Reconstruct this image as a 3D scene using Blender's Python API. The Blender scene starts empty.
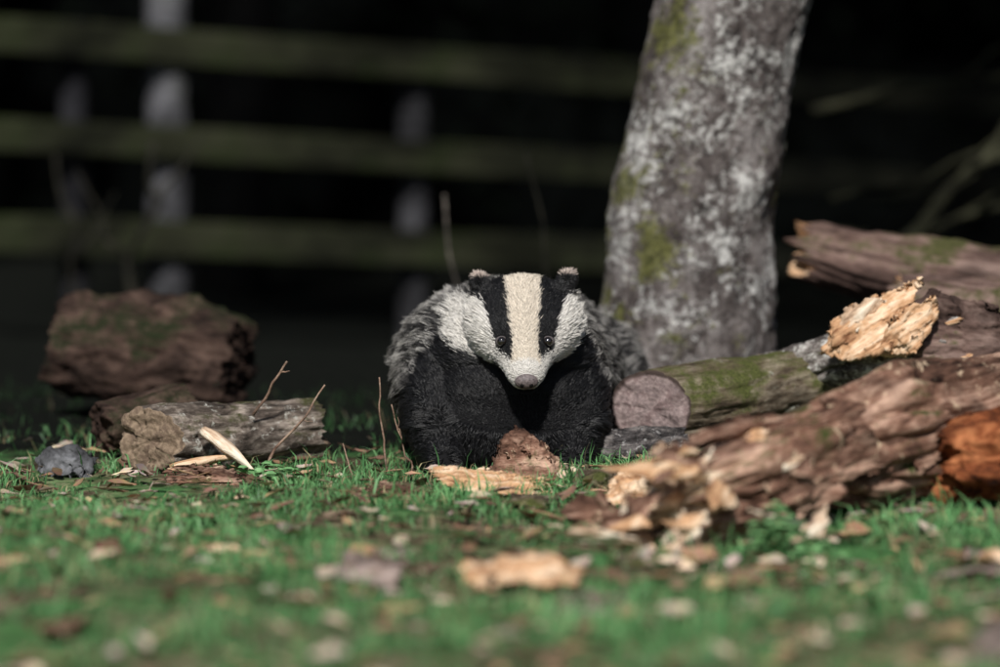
import bpy, bmesh, math, random
import numpy as np
from mathutils import Vector, Matrix, noise, kdtree
from mathutils.bvhtree import BVHTree
random.seed(7); np.random.seed(7)
scn = bpy.context.scene
scn.view_settings.view_transform = 'Standard'
scn.view_settings.look = 'None'
scn.view_settings.exposure = 0

# ------------------------------------------------------------------ helpers
def link(o, parent=None):
    scn.collection.objects.link(o)
    if parent is not None:
        o.parent = parent
    return o
def empty(name):
    return link(bpy.data.objects.new(name, None))

class M:
    def __init__(s, name, rough=0.85, spec=0.25):
        s.m = bpy.data.materials.new(name); s.m.use_nodes = True
        s.nt = s.m.node_tree; s.b = s.nt.nodes['Principled BSDF']
        s.b.inputs['Roughness'].default_value = rough
        s.b.inputs['Specular IOR Level'].default_value = spec
        s.tc = s.nt.nodes.new('ShaderNodeTexCoord')
    def l(s, a, b): s.nt.links.new(a, b)
    def vec(s, scale=(1,1,1), src='Object', loc=(0,0,0)):
        n = s.nt.nodes.new('ShaderNodeMapping'); n.inputs['Scale'].default_value = scale
        n.inputs['Location'].default_value = loc
        s.l(s.tc.outputs[src], n.inputs['Vector']); return n.outputs[0]
    def noise(s, v, scale, detail=6, rough=0.6, dist=0):
        n = s.nt.nodes.new('ShaderNodeTexNoise'); s.l(v, n.inputs['Vector'])
        n.inputs['Scale'].default_value = scale; n.inputs['Detail'].default_value = min(detail,5)
        n.inputs['Roughness'].default_value = rough; n.inputs['Distortion'].default_value = dist
        return n.outputs['Fac']
    def voro(s, v, scale, feature='F1'):
        n = s.nt.nodes.new('ShaderNodeTexVoronoi'); n.feature = feature
        s.l(v, n.inputs['Vector']); n.inputs['Scale'].default_value = scale
        return n.outputs['Distance']
    def ramp(s, f, stops):
        n = s.nt.nodes.new('ShaderNodeValToRGB'); s.l(f, n.inputs[0])
        e = n.color_ramp.elements
        while len(e) < len(stops): e.new(0.5)
        for i, (p, c) in enumerate(stops):
            e[i].position = p
            if not hasattr(c, '__len__'): c = (c, c, c)
            e[i].color = (c[0], c[1], c[2], 1)
        return n.outputs[0]
    def mix(s, f, a, b, mode='MIX'):
        n = s.nt.nodes.new('ShaderNodeMix'); n.data_type = 'RGBA'; n.blend_type = mode
        for i, v in ((0, f), (6, a), (7, b)):
            if hasattr(v, 'is_output'): s.l(v, n.inputs[i])
            elif i == 0: n.inputs[0].default_value = v
            else: n.inputs[i].default_value = (v[0], v[1], v[2], 1)
        return n.outputs[2]
    def math(s, op, a, b=None):
        n = s.nt.nodes.new('ShaderNodeMath'); n.operation = op
        for i, v in ((0, a), (1, b)):
            if v is None: continue
            if hasattr(v, 'is_output'): s.l(v, n.inputs[i])
            else: n.inputs[i].default_value = v
        return n.outputs[0]
    def up(s):
        g = s.nt.nodes.new('ShaderNodeNewGeometry'); x = s.nt.nodes.new('ShaderNodeSeparateXYZ')
        s.l(g.outputs['Normal'], x.inputs[0]); return x.outputs[2]
    def attr(s, name):
        n = s.nt.nodes.new('ShaderNodeAttribute'); n.attribute_name = name; return n.outputs['Color']
    def col(s, c):
        if hasattr(c, 'is_output'): s.l(c, s.b.inputs['Base Color'])
        else: s.b.inputs['Base Color'].default_value = (c[0], c[1], c[2], 1)
    def bump(s, h, strength=0.6, dist=0.004):
        n = s.nt.nodes.new('ShaderNodeBump'); n.inputs['Strength'].default_value = strength
        n.inputs['Distance'].default_value = dist; s.l(h, n.inputs['Height'])
        s.l(n.outputs[0], s.b.inputs['Normal'])

def bark(name, dark, mid, light, sc=1.0, stretch=(0.35,1,1), lichen=None, lich=(0.6,0.68), moss=None, mossr=(0.5,0.62), bs=0.8):
    m = M(name, 0.9, 0.15)
    v = m.vec(stretch); w = m.vec((1,1,1))
    a = m.noise(v, 28*sc, 10, 0.7, 0.6); b = m.noise(v, 140*sc, 6, 0.7)
    f = m.math('ADD', m.math('MULTIPLY', a, 0.72), m.math('MULTIPLY', b, 0.28))
    c = m.ramp(f, [(0.38, dark), (0.49, mid), (0.62, light)])
    big = m.ramp(m.noise(w, 9*sc, 3, 0.6), [(0.38, 0.35), (0.58, 1.0)])
    c = m.mix(1.0, c, big, 'MULTIPLY')
    if lichen is not None:
        lf = m.ramp(m.noise(w, 34*sc, 8, 0.75, 0.4), [(lich[0], 0.0), (lich[1], 1.0)])
        c = m.mix(lf, c, lichen)
    if moss is not None:
        mn = m.math('ADD', m.noise(w, 9*sc, 6, 0.7), m.math('MULTIPLY', m.up(), 0.08))
        mf = m.ramp(mn, [(mossr[0], 0.0), (mossr[1], 1.0)])
        mc = m.ramp(m.noise(w, 220*sc, 3), [(0.3, tuple(x*0.4 for x in moss)), (0.7, moss)])
        c = m.mix(mf, c, mc)
    m.col(c)
    m.bump(f, bs, 0.006)
    return m.m
def endgrain(name, dark, light, ring=260, spot=None, amt=0.05, R=None):
    m = M(name, 0.85, 0.2)
    sx = m.nt.nodes.new('ShaderNodeSeparateXYZ'); m.l(m.vec(), sx.inputs[0])
    r0 = m.math('SQRT', m.math('ADD', m.math('POWER', sx.outputs[1], 2.0), m.math('POWER', sx.outputs[2], 2.0)))
    r = m.math('ADD', r0, m.math('MULTIPLY', m.noise(m.vec(), 18, 4), 0.03))
    s = m.math('SINE', m.math('MULTIPLY', r, ring*3))
    f = m.math('ADD', m.math('MULTIPLY', s, amt), m.noise(m.vec(), 45, 10, 0.75))
    c = m.ramp(f, [(0.3, dark), (0.68, light)])
    if spot: c = m.mix(m.ramp(m.noise(m.vec(), 40, 5, 0.7), [(0.48, 0.0), (0.58, 1.0)]), c, spot)
    if R:
        rr=m.math('ADD', r0, m.math('MULTIPLY', m.noise(m.vec(),60,4), 0.008))
        c = m.mix(m.ramp(m.math('MULTIPLY', rr, 1.0/R*0.8), [(0.74,0.0),(0.80,1.0)]), c, (0.05,0.035,0.03))
    m.col(c); m.bump(f, 0.8, 0.004)
    return m.m
def splinter(name, dark, mid, light):
    m = M(name, 0.8, 0.2)
    v = m.vec((0.12,1,1)); a = m.noise(v, 90, 8, 0.65, 0.3); b = m.noise(m.vec(), 16, 4)
    f = m.math('ADD', m.math('MULTIPLY', a, 0.6), m.math('MULTIPLY', b, 0.4))
    m.col(m.ramp(f, [(0.36, dark), (0.48, mid), (0.6, light)])); m.bump(a, 0.9, 0.005)
    return m.m

def mesh_obj(name, verts, faces, mats=(), smooth=True, parent=None, midx=None):
    me = bpy.data.meshes.new(name)
    me.from_pydata([tuple(v) for v in verts], [], faces)
    for m in mats: me.materials.append(m)
    if midx is not None: me.polygons.foreach_set('material_index', midx)
    if smooth: me.polygons.foreach_set('use_smooth', [True]*len(me.polygons))
    me.update()
    return link(bpy.data.objects.new(name, me), parent)

def fbm(p, o=4):
    return noise.fractal(p, 0.9, 2.1, o)

def axis_mat(p0, p1):
    d = (p1-p0).normalized(); up = Vector((0,0,1))
    if abs(d.z) > 0.95: up = Vector((0,1,0))
    y = up.cross(d).normalized(); z = d.cross(y)
    return Matrix(((d.x,y.x,z.x,p0.x),(d.y,y.y,z.y,p0.y),(d.z,y.z,z.z,p0.z),(0,0,0,1)))

def log(name, p0, p1, radii, mb, me_, amp=0.006, seed=0, jag=(0.0,0.0), capr=0.002, nr=120, ns=90,
        freq=14, bend=0.0, squash=1.0, fs=0.4, parent=None, ridge=0.0, lump=0.0, obl=0.0, rf=40):
    p0, p1 = Vector(p0), Vector(p1); L = (p1-p0).length
    V=[]; F=[]; MI=[]; off = Vector((seed*13.7, seed*5.1, seed*2.3))
    for i in range(nr):
        t = i/(nr-1)
        k = t*(len(radii)-1); j=min(int(k), len(radii)-2); r = radii[j]*(1-(k-j))+radii[j+1]*(k-j)
        for a in range(ns):
            th = 2*math.pi*a/ns; cy, cz = math.cos(th), math.sin(th)
            x = L*t
            q = Vector((x*freq*fs, cy*r*freq, cz*r*freq))+off
            dsp = amp*fbm(q)*1.0 + amp*0.3*fbm(q*4.2, 3)
            if lump: dsp += lump*noise.noise(Vector((x*5, cy*r*7, cz*r*7))+off)
            if ridge: dsp -= ridge*(1-min(1,abs(noise.noise(Vector((x*rf*.14, cy*r*rf, cz*r*rf))+off))*3.2))**2
            rr = r + dsp
            w0 = max(0, 1-t*5)**1.0; w1 = max(0, 1-(1-t)*5)
            n0 = noise.noise(Vector((cy*2.3, cz*2.3, seed+1)))+0.6*noise.noise(Vector((cy*9, cz*9, seed+4)))
            n1 = noise.noise(Vector((cy*2.3, cz*2.3, seed+8)))+0.6*noise.noise(Vector((cy*9, cz*9, seed+9)))
            x += jag[0]*w0*n0 + jag[1]*w1*n1 - obl*cy*rr*w0
            b = bend*math.sin(math.pi*t)
            V.append((x, cy*rr, cz*rr*squash + b))
    for i in range(nr-1):
        for a in range(ns):
            F.append((i*ns+a, i*ns+(a+1)%ns, (i+1)*ns+(a+1)%ns, (i+1)*ns+a)); MI.append(0)
    K=10
    for end in (0,1):
        base = 0 if end==0 else (nr-1)*ns
        prev = [base+a for a in range(ns)]
        cx = sum(V[p][0] for p in prev)/ns; cb = sum(V[p][2] for p in prev)/ns
        for k in range(1, K+1):
            f = 1-k/K; cur=[]
            if k==K:
                V.append((cx + capr*noise.noise(off), 0, cb)); c=len(V)-1
                for a in range(ns):
                    q=(prev[(a+1)%ns], prev[a], c); F.append(q if end==0 else q[::-1]); MI.append(1)
            else:
                for a in range(ns):
                    bx,by,bz = V[base+a]
                    y=by*f; z=cb+(bz-cb)*f
                    x = cx+(bx-cx)*(f if obl else f**0.7) + capr*fbm(Vector((y*55,z*55,seed+end*7)),4)
                    V.append((x,y,z)); cur.append(len(V)-1)
                for a in range(ns):
                    q=(prev[(a+1)%ns], prev[a], cur[a], cur[(a+1)%ns]); F.append(q if end==0 else q[::-1]); MI.append(1)
                prev=cur
    o = mesh_obj(name, V, F, (mb, me_), True, parent, MI)
    o.matrix_world = axis_mat(p0,p1)
    return o

def chunk(name, pts, mat, amp=0.004, vox=0.004, freq=40, parent=None, seed=0, fine=0.3, axis=None, smo=3):
    pts=[Vector(p) for p in pts]; c=sum(pts,Vector())/len(pts)
    Rm = axis_mat(Vector((0,0,0)),Vector(axis)).to_3x3() if axis else Matrix.Identity(3)
    Ri=Rm.inverted()
    bm=bmesh.new()
    for p in pts: bm.verts.new(Ri@(p-c))
    bmesh.ops.convex_hull(bm, input=bm.verts)
    me=bpy.data.meshes.new(name+'_h'); bm.to_mesh(me); bm.free()
    o=bpy.data.objects.new(name+'_h', me); link(o)
    r=o.modifiers.new('r','REMESH'); r.mode='VOXEL'; r.voxel_size=vox
    sm=o.modifiers.new('s','SMOOTH'); sm.iterations=smo
    dg=bpy.context.evaluated_depsgraph_get(); me2=bpy.data.meshes.new_from_object(o.evaluated_get(dg))
    bpy.data.objects.remove(o)
    st=Vector((0.25,1,1)) if axis else Vector((1,1,1))
    for v in me2.vertices:
        n=v.normal; q=Vector((v.co.x*st.x,v.co.y*st.y,v.co.z*st.z))*freq+Vector((seed*7.1,seed*3.3,0))
        v.co += n*(amp*fbm(q)+amp*fine*fbm(q*4,3)-amp*0.6*abs(noise.noise(q*1.7)))
    me2.name=name; me2.materials.clear(); me2.materials.append(mat)
    me2.polygons.foreach_set('use_smooth',[True]*len(me2.polygons))
    ob=bpy.data.objects.new(name, me2); ob.matrix_world=Matrix.Translation(c)@Rm.to_4x4()
    return link(ob,parent)

def tube_data(pts, radii, ns=8):
    V=[];F=[]; pts=[Vector(p) for p in pts]
    for i,p in enumerate(pts):
        d=(pts[min(i+1,len(pts)-1)]-pts[max(i-1,0)]).normalized()
        up=Vector((0,0,1)) if abs(d.z)<0.9 else Vector((0,1,0))
        a=d.cross(up).normalized(); b=d.cross(a)
        for k in range(ns):
            th=2*math.pi*k/ns
            V.append(p+(a*math.cos(th)+b*math.sin(th))*radii[i])
    for i in range(len(pts)-1):
        for k in range(ns):
            F.append((i*ns+k, i*ns+(k+1)%ns, (i+1)*ns+(k+1)%ns, (i+1)*ns+k))
    F.append(tuple(range(ns))[::-1]); F.append(tuple((len(pts)-1)*ns+k for k in range(ns)))
    return V,F
def wiggle(p0,p1,n,amp,seed,grav=0):
    p0,p1=Vector(p0),Vector(p1); out=[]
    for i in range(n+1):
        t=i/n; p=p0.lerp(p1,t)
        q=Vector((t*3.1+seed*9.7,seed*2.2,0))
        p+=Vector((noise.noise(q),noise.noise(q+Vector((0,7,0))),noise.noise(q+Vector((0,0,9)))))*amp*math.sin(math.pi*min(t*1.2,1))
        p.z+=grav*math.sin(math.pi*t); out.append(p)
    return out
def twig(name, p0, p1, r0, r1, mat, amp=0.01, seed=0, parent=None, n=10, side=()):
    P=wiggle(p0,p1,n,amp,seed)
    V,F=tube_data(P,[r0+(r1-r0)*i/n for i in range(n+1)],7)
    for (t,dv) in side:
        i=int(t*n); V2,F2=tube_data(wiggle(P[i],P[i]+Vector(dv),4,amp*0.4,seed+3),[r0*0.6*(1-k*0.18) for k in range(5)],6)
        o=len(V); V+=V2; F+=[tuple(x+o for x in f) for f in F2]
    return mesh_obj(name,V,F,(mat,),True,parent)

def np_mesh(name, verts, tris, mat, cols=None, parent=None):
    me=bpy.data.meshes.new(name); nv=len(verts); nf=len(tris)
    k=tris.shape[1]
    me.vertices.add(nv); me.vertices.foreach_set('co', verts.astype(np.float32).ravel())
    me.loops.add(nf*k); me.loops.foreach_set('vertex_index', tris.astype(np.int32).ravel())
    me.polygons.add(nf); me.polygons.foreach_set('loop_start', np.arange(0,nf*k,k,dtype=np.int32))
    me.update(calc_edges=True)
    if cols is not None:
        a=me.attributes.new('bcol','FLOAT_COLOR','POINT')
        a.data.foreach_set('color', np.concatenate([cols,np.ones((nv,1))],1).astype(np.float32).ravel())
    me.materials.append(mat)
    return link(bpy.data.objects.new(name,me),parent)

def sm(a,b,x):
    t=np.clip((x-a)/(b-a),0,1); return t*t*(3-2*t)
def ground_z(x,y):
    z = 0.010*np.sin(x*3.1+1.0)*np.cos(y*2.7) + 0.006*np.sin(x*9.3+y*5.1)+0.004*np.sin(x*17-y*13+2)
    z = z - 0.22*sm(1.6,7,y) - 0.05*sm(1.6,6,y)*np.clip(x,-2,3)
    z = z + 0.05*np.exp(-((x-0.35)**2+(y-0.8)**2)/0.16)
    return z
def gz(x,y): return float(ground_z(np.array(float(x)),np.array(float(y))))

# ------------------------------------------------------------------ world, sun, camera
EL, AZ = math.radians(43), math.radians(186)
w=bpy.data.worlds.new('World'); scn.world=w; w.use_nodes=True
nt=w.node_tree; sky=nt.nodes.new('ShaderNodeTexSky'); sky.sky_type='NISHITA'; sky.sun_disc=False
sky.sun_elevation=EL; sky.sun_rotation=AZ
nt.links.new(sky.outputs[0], nt.nodes['Background'].inputs[0]); nt.nodes['Background'].inputs[1].default_value=0.05
sd=bpy.data.lights.new('sun','SUN'); sd.energy=4.7; sd.angle=math.radians(4.0); sd.color=(1.0,0.97,0.93)
so=link(bpy.data.objects.new('sun',sd))
sv=Vector((math.sin(AZ)*math.cos(EL), math.cos(AZ)*math.cos(EL), math.sin(EL)))
so.rotation_euler=(-sv).to_track_quat('-Z','Y').to_euler(); so.location=sv*10
cd=bpy.data.cameras.new('camera'); cd.lens=144; cd.sensor_width=36; cd.clip_end=500; cd.clip_start=0.1
cam=link(bpy.data.objects.new('camera',cd)); cam.location=(0,-6,0.6)
cam.rotation_euler=(math.radians(90-3.70),0,0); scn.camera=cam
cd.dof.use_dof=True; cd.dof.focus_distance=5.93; cd.dof.aperture_fstop=2.0

# ------------------------------------------------------------------ ground
xs=np.concatenate([-np.geomspace(150,3,16), np.linspace(-2.9,2.9,150), np.geomspace(3,150,16)])
ys=np.concatenate([-np.geomspace(150,4,14), np.linspace(-3.9,4,190), np.geomspace(4.1,150,20)])
X,Y=np.meshgrid(xs,ys); Z=ground_z(X,Y)
for (i,j),_ in np.ndenumerate(Z):
    if abs(X[i,j])<3 and -4<Y[i,j]<4: Z[i,j]+=0.006*noise.noise(Vector((X[i,j]*14,Y[i,j]*14,0)))+0.003*noise.noise(Vector((X[i,j]*40,Y[i,j]*40,4)))
gv=np.stack([X,Y,Z],-1).reshape(-1,3); nx=len(xs)
I=(np.arange(len(ys)-1)[:,None]*nx+np.arange(nx-1)[None]).ravel()
gm=M('ground_soil',0.95,0.1)
v=gm.vec(); a=gm.noise(v,26,8,0.7); b=gm.noise(v,5,5,0.6)
soil=gm.ramp(a,[(0.35,(0.02,0.015,0.010)),(0.5,(0.10,0.07,0.045)),(0.66,(0.28,0.205,0.145))])
grn=gm.ramp(a,[(0.3,(0.02,0.07,0.02)),(0.7,(0.10,0.24,0.08))])
near=gm.mix(gm.ramp(b,[(0.38,1.0),(0.56,0.0)]),soil,grn)
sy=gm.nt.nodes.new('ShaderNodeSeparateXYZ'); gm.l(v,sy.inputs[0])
far_shade=gm.ramp(a,[(0.35,(0.002,0.003,0.002)),(0.7,(0.006,0.007,0.005))])  # background shade painted into the ground colour, near-black towards the back
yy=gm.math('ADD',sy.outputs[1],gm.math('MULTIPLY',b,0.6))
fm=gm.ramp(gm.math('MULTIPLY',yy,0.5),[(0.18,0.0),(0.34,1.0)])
gm.col(gm.mix(fm,near,far_shade)); gm.bump(a,0.8,0.01)
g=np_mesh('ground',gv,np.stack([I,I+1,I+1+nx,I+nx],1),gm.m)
g.data.polygons.foreach_set('use_smooth',[True]*len(g.data.polygons))

# ------------------------------------------------------------------ grass
def patch(x,y):
    return (np.sin(x*5.3+1.2)*np.cos(y*4.1+0.5)+0.6*np.sin(x*11.7+y*7.3)+0.5*np.cos(x*3.1-y*9.9+2)+0.4*np.sin(x*23+y*19))/2.5
def patch2(x,y):
    return (np.sin(x*31+3*np.sin(y*9))*np.cos(y*27+1+2*np.sin(x*13))+0.7*np.sin(x*17-y*21+1))/1.7
n=320000
x=np.random.uniform(-1.5,1.5,n); y=np.random.uniform(-2.7,1.6,n)
pp=patch(x,y)*0.8+patch2(x,y)*0.65
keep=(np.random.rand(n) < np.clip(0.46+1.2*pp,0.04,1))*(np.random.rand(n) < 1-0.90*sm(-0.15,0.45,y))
x=x[keep];y=y[keep];pp=pp[keep];n=len(x)
h=np.random.gamma(5,0.0032,n)*(1+0.6*pp)
h=np.where(np.random.rand(n)<0.035,h*2.0,h)
h=np.clip(h,0.005,0.06)
z=ground_z(x,y)-0.003
th=np.random.rand(n)*2*np.pi; lean=np.random.rand(n)*1.1+0.15
dx=np.cos(th)*lean*h; dy=np.sin(th)*lean*h
wa=np.random.rand(n)*np.pi; wd=np.random.uniform(0.0007,0.0017,n)
wx=np.cos(wa)*wd; wy=np.sin(wa)*wd
P=np.stack([np.stack([x-wx,y-wy,z],1),np.stack([x+wx,y+wy,z],1),
  np.stack([x+dx*.35+wx*.8,y+dy*.35+wy*.8,z+h*.6],1),np.stack([x+dx*.35-wx*.8,y+dy*.35-wy*.8,z+h*.6],1),
  np.stack([x+dx,y+dy,z+h*(1-0.25*lean)],1)],1)
k=np.arange(n)[:,None]*5
T=np.concatenate([k+np.array([[0,1,2]]),k+np.array([[0,2,3]]),k+np.array([[3,2,4]])],0)
r=np.random.rand(n,1)
base=np.array([[0.06,0.18,0.06]])*(1-r)+np.array([[0.20,0.44,0.17]])*r
dry=(np.random.rand(n,1)<0.10); base=np.where(dry,np.array([[0.42,0.36,0.20]]),base)
base=base*(0.9+0.5*np.clip(pp,-0.7,0.8))[:,None]*(1-0.8*sm(0.2,0.9,y))[:,None]  # last factor paints the background shade into the blades farther back
cols=np.repeat(base[:,None,:],5,1); cols[:,0:2]*=0.5; cols[:,4]*=1.25
gr=M('grass_blades',0.5,0.35); gc=gr.attr('bcol'); gr.col(gc)
tr=gr.nt.nodes.new('ShaderNodeBsdfTranslucent'); gr.l(gc,tr.inputs[0]); ms=gr.nt.nodes.new('ShaderNodeMixShader'); ms.inputs[0].default_value=0.3
gr.l(gr.b.outputs[0],ms.inputs[1]); gr.l(tr.outputs[0],ms.inputs[2]); gr.l(ms.outputs[0],gr.nt.nodes['Material Output'].inputs[0])
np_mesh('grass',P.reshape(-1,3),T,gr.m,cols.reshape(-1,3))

# ------------------------------------------------------------------ leaf / chip litter (one mass)
def litter(name,n,xr,yr,smin,smax,pal,lift=0.008,curl=0.25,mask=None,asp0=0.35,asp1=0.9):
    V=[];F=[];C=[]
    for i in range(n):
        lx=random.uniform(*xr); ly=random.uniform(*yr)
        if mask and random.random()>mask(lx,ly): continue
        s=random.uniform(smin,smax)*random.uniform(0.6,1); asp=random.uniform(asp0,asp1)
        c=random.choice(pal); br=random.uniform(0.6,1.2)
        R=Matrix.Rotation(random.uniform(0,6.28),3,'Z')@Matrix.Rotation(random.gauss(0,0.3),3,'X')@Matrix.Rotation(random.gauss(0,0.25),3,'Y')
        o=len(V); m_=6
        for a in range(m_+1):
            for b in range(4):
                u=a/m_*2-1; q=(b/3*2-1)*max(0.05,(1-abs(u)**1.8))*(1+0.3*noise.noise(Vector((u*3,i,b))))
                p=R@Vector((u*s/2,q*s/2*asp,s*curl*(q*q*0.5+0.3*u*u)+s*0.06*noise.noise(Vector((u*2,q*2,i)))))
                V.append((lx+p.x,ly+p.y,gz(lx,ly)+lift+p.z)); C.append([k*br*(0.85+0.3*random.random()) for k in c])
        for a in range(m_):
            for b in range(3):
                q=o+a*4+b; F.append((q,q+1,q+5,q+4))
    mm=M(name+'_mat',0.8,0.2); cc=mm.attr('bcol'); mm.col(cc)
    return np_mesh(name,np.array(V),np.array(F),mm.m,np.array(C))
pal=[(0.44,0.29,0.17),(0.28,0.17,0.10),(0.14,0.085,0.055),(0.58,0.48,0.35),(0.22,0.13,0.09),(0.42,0.33,0.28)]
litter('leaf_litter',1900,(-1.4,1.4),(-2.6,0.4),0.012,0.055,pal,0.011)
litter('straw_litter',1400,(-1.4,1.4),(-2.6,0.3),0.02,0.07,pal,0.014,0.15,None,0.04,0.10)
litter('bark_litter',800,(0.0,1.2),(-1.6,0.2),0.012,0.045,pal,0.012,0.2,lambda x,y: math.exp(-((x-0.35)**2)/0.15-((y+0.5)**2)/0.5))

# ------------------------------------------------------------------ materials for wood
B_red=bark('bark_rotten_red',(0.022,0.010,0.007),(0.21,0.11,0.075),(0.58,0.38,0.28),0.8,(0.22,1,1),(0.60,0.45,0.31),(0.58,0.66),(0.06,0.08,0.02),(0.62,0.72),1.0)
B_moss=bark('bark_mossy',(0.025,0.018,0.012),(0.14,0.105,0.072),(0.38,0.32,0.24),1.0,(0.3,1,1),(0.40,0.40,0.34),(0.61,0.69),(0.09,0.10,0.03),(0.51,0.66),0.9)
B_grey=bark('bark_grey',(0.02,0.015,0.012),(0.12,0.095,0.078),(0.38,0.32,0.27),1.3,(0.35,1,1),(0.48,0.47,0.42),(0.57,0.67),(0.07,0.07,0.03),(0.62,0.72),0.9)
B_lich=bark('bark_lichened',(0.02,0.017,0.015),(0.14,0.12,0.11),(0.44,0.41,0.38),1.6,(0.5,1,1),(0.62,0.61,0.57),(0.52,0.62),(0.07,0.07,0.03),(0.64,0.74),1.0)
B_dark=bark('bark_dark',(0.008,0.007,0.006),(0.05,0.045,0.045),(0.20,0.18,0.17),1.8,(0.6,1,1),(0.36,0.35,0.34),(0.58,0.66),None,(0,1),1.0)
B_brown=bark('bark_brown',(0.008,0.005,0.004),(0.050,0.030,0.023),(0.14,0.09,0.07),0.8,(0.4,1,1),None,(0,1),(0.020,0.026,0.010),(0.54,0.68),0.9)
B_purple=bark('bark_purple',(0.03,0.018,0.015),(0.13,0.082,0.068),(0.28,0.195,0.165),0.7,(0.2,1,1),None,(0,1),(0.08,0.08,0.03),(0.60,0.70),0.8)
B_orange=bark('wood_rot_orange',(0.015,0.006,0.004),(0.19,0.055,0.02),(0.44,0.17,0.07),0.9,(0.5,1,1),None,(0,1),None,(0,1),1.0)
E_pink=endgrain('endgrain_pink',(0.11,0.08,0.08),(0.42,0.33,0.31),260,(0.19,0.135,0.13),0.03,0.062)
E_tan=endgrain('endgrain_tan',(0.10,0.068,0.045),(0.36,0.27,0.19),220,(0.15,0.105,0.075))
E_cream=splinter('wood_cream',(0.12,0.055,0.03),(0.58,0.41,0.28),(0.84,0.75,0.60))
E_orange=splinter('wood_orange',(0.20,0.085,0.04),(0.56,0.33,0.18),(0.80,0.61,0.43))
S_pink=bark('slab_pinkish',(0.12,0.09,0.08),(0.32,0.25,0.22),(0.54,0.44,0.39),1.0,(1,1,1),(0.18,0.12,0.09),(0.52,0.6))

# ------------------------------------------------------------------ tree
tree=empty('deciduous_tree')
tm=M('tree_bark_lichen',0.9,0.15)
v=tm.vec((1,1,0.6)); v1=tm.vec()
a=tm.noise(v,10,10,0.75,0.5); b=tm.noise(v1,60,8,0.8)
base=tm.ramp(tm.math('ADD',tm.math('MULTIPLY',a,0.6),tm.math('MULTIPLY',b,0.4)),[(0.38,(0.028,0.023,0.022)),(0.46,(0.090,0.074,0.069)),(0.53,(0.19,0.167,0.158)),(0.62,(0.36,0.33,0.32))])
lich=tm.ramp(tm.math('ADD',tm.math('MULTIPLY',tm.noise(v1,70,9,0.85,0.2),0.6),tm.math('MULTIPLY',tm.noise(v1,9,3),0.4)),[(0.525,0.0),(0.570,0.9)])
c=tm.mix(lich,base,(0.66,0.65,0.62))
pit=tm.ramp(tm.noise(tm.vec((1,1,1.6)),110,3,0.6),[(0.38,0.85),(0.44,0.0)])
c=tm.mix(pit,c,(0.05,0.043,0.04))
mn=tm.math('ADD',tm.noise(v1,7,7,0.8),tm.math('MULTIPLY',tm.noise(v1,60,4,0.8),0.25))
sx_=tm.nt.nodes.new('ShaderNodeSeparateXYZ'); tm.l(v1,sx_.inputs[0])
mn=tm.math('ADD',mn,tm.math('MULTIPLY',tm.math('SUBTRACT',0.36,sx_.outputs[0]),0.40))
c=tm.mix(tm.ramp(mn,[(0.670,0.0),(0.75,0.85)]),c,tm.ramp(b,[(0.4,(0.05,0.055,0.012)),(0.6,(0.17,0.17,0.05))]))
tm.col(c); tm.bump(tm.math('ADD',a,b),1.0,0.010)
cl=[(-0.2,0.325,0.20),(0.0,0.33,0.178),(0.08,0.332,0.166),(0.2,0.338,0.152),(0.35,0.345,0.142),(0.5,0.37,0.136),(0.62,0.395,0.135),(0.75,0.42,0.136),(1.0,0.48,0.138),(1.4,0.56,0.13),(2.0,0.66,0.115),(2.6,0.72,0.09),(3.4,0.8,0.05)]
V=[];F=[];ns=180;nr=460
for i in range(nr):
    zz=-0.15+ (3.5)*(i/(nr-1))**1.35
    cx=np.interp(zz,[c[0] for c in cl],[c[1] for c in cl])-0.016; r=np.interp(zz,[c[0] for c in cl],[c[2] for c in cl])
    for k in range(ns):
        t=2*math.pi*k/ns; q=Vector((math.cos(t)*r,math.sin(t)*r,zz))
        fl=0.03*max(0,1-(zz+0.05)/0.2)*math.sin(5*t+1)
        d=0.009*noise.noise(q*6)+0.0045*fbm(q*22)+0.0025*fbm(q*80,3)-0.005*abs(noise.noise(Vector((q.x*30,q.y*30,q.z*9))))
        d+=0.02*math.exp(-((zz-0.42)**2)/0.002-((t-5.5)**2)/0.08)
        V.append((cx+math.cos(t)*(r+d+fl),0.9+math.sin(t)*(r+d+fl),zz))
for i in range(nr-1):
    for k in range(ns): F.append((i*ns+k,i*ns+(k+1)%ns,(i+1)*ns+(k+1)%ns,(i+1)*ns+k))
F.append(tuple((nr-1)*ns+k for k in range(ns)))
mesh_obj('trunk',V,F,(tm.m,),True,tree)
for i in range(9):
    zz=random.uniform(2.0,3.2); ang=random.uniform(0,6.28)
    p0=Vector((float(np.interp(zz,[c[0] for c in cl],[c[1] for c in cl])),0.9,zz)); L=random.uniform(1.4,2.8)
    p1=p0+Vector((math.cos(ang)*L,abs(math.sin(ang))*L+0.8,L*0.45))
    V,F=tube_data(wiggle(p0,p1,12,0.35,i),[0.055*(1-k/13) for k in range(13)],9); mesh_obj('limb_%d'%(i+1),V,F,(tm.m,),True,tree)
def leaves(name,centers,per,spread,size,mat,parent,col):
    C=np.repeat(np.array(centers),per,0); n=len(C)
    C=C+np.random.normal(0,1,(n,3))*spread
    a=np.random.normal(0,1,(n,3)); a/=np.linalg.norm(a,axis=1)[:,None]
    b=np.cross(a,np.random.normal(0,1,(n,3))); b/=np.linalg.norm(b,axis=1)[:,None]
    s=np.random.uniform(0.5,1,(n,1))*size
    P=np.stack([C-a*s,C+b*s*0.5,C+a*s,C-b*s*0.5],1).reshape(-1,3)
    F=np.arange(n*4).reshape(-1,4)
    cc=np.repeat(np.array([col])*np.random.uniform(0.5,1.4,(n,1)),4,0)
    return np_mesh(name,P,F,mat,cc,parent)
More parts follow.
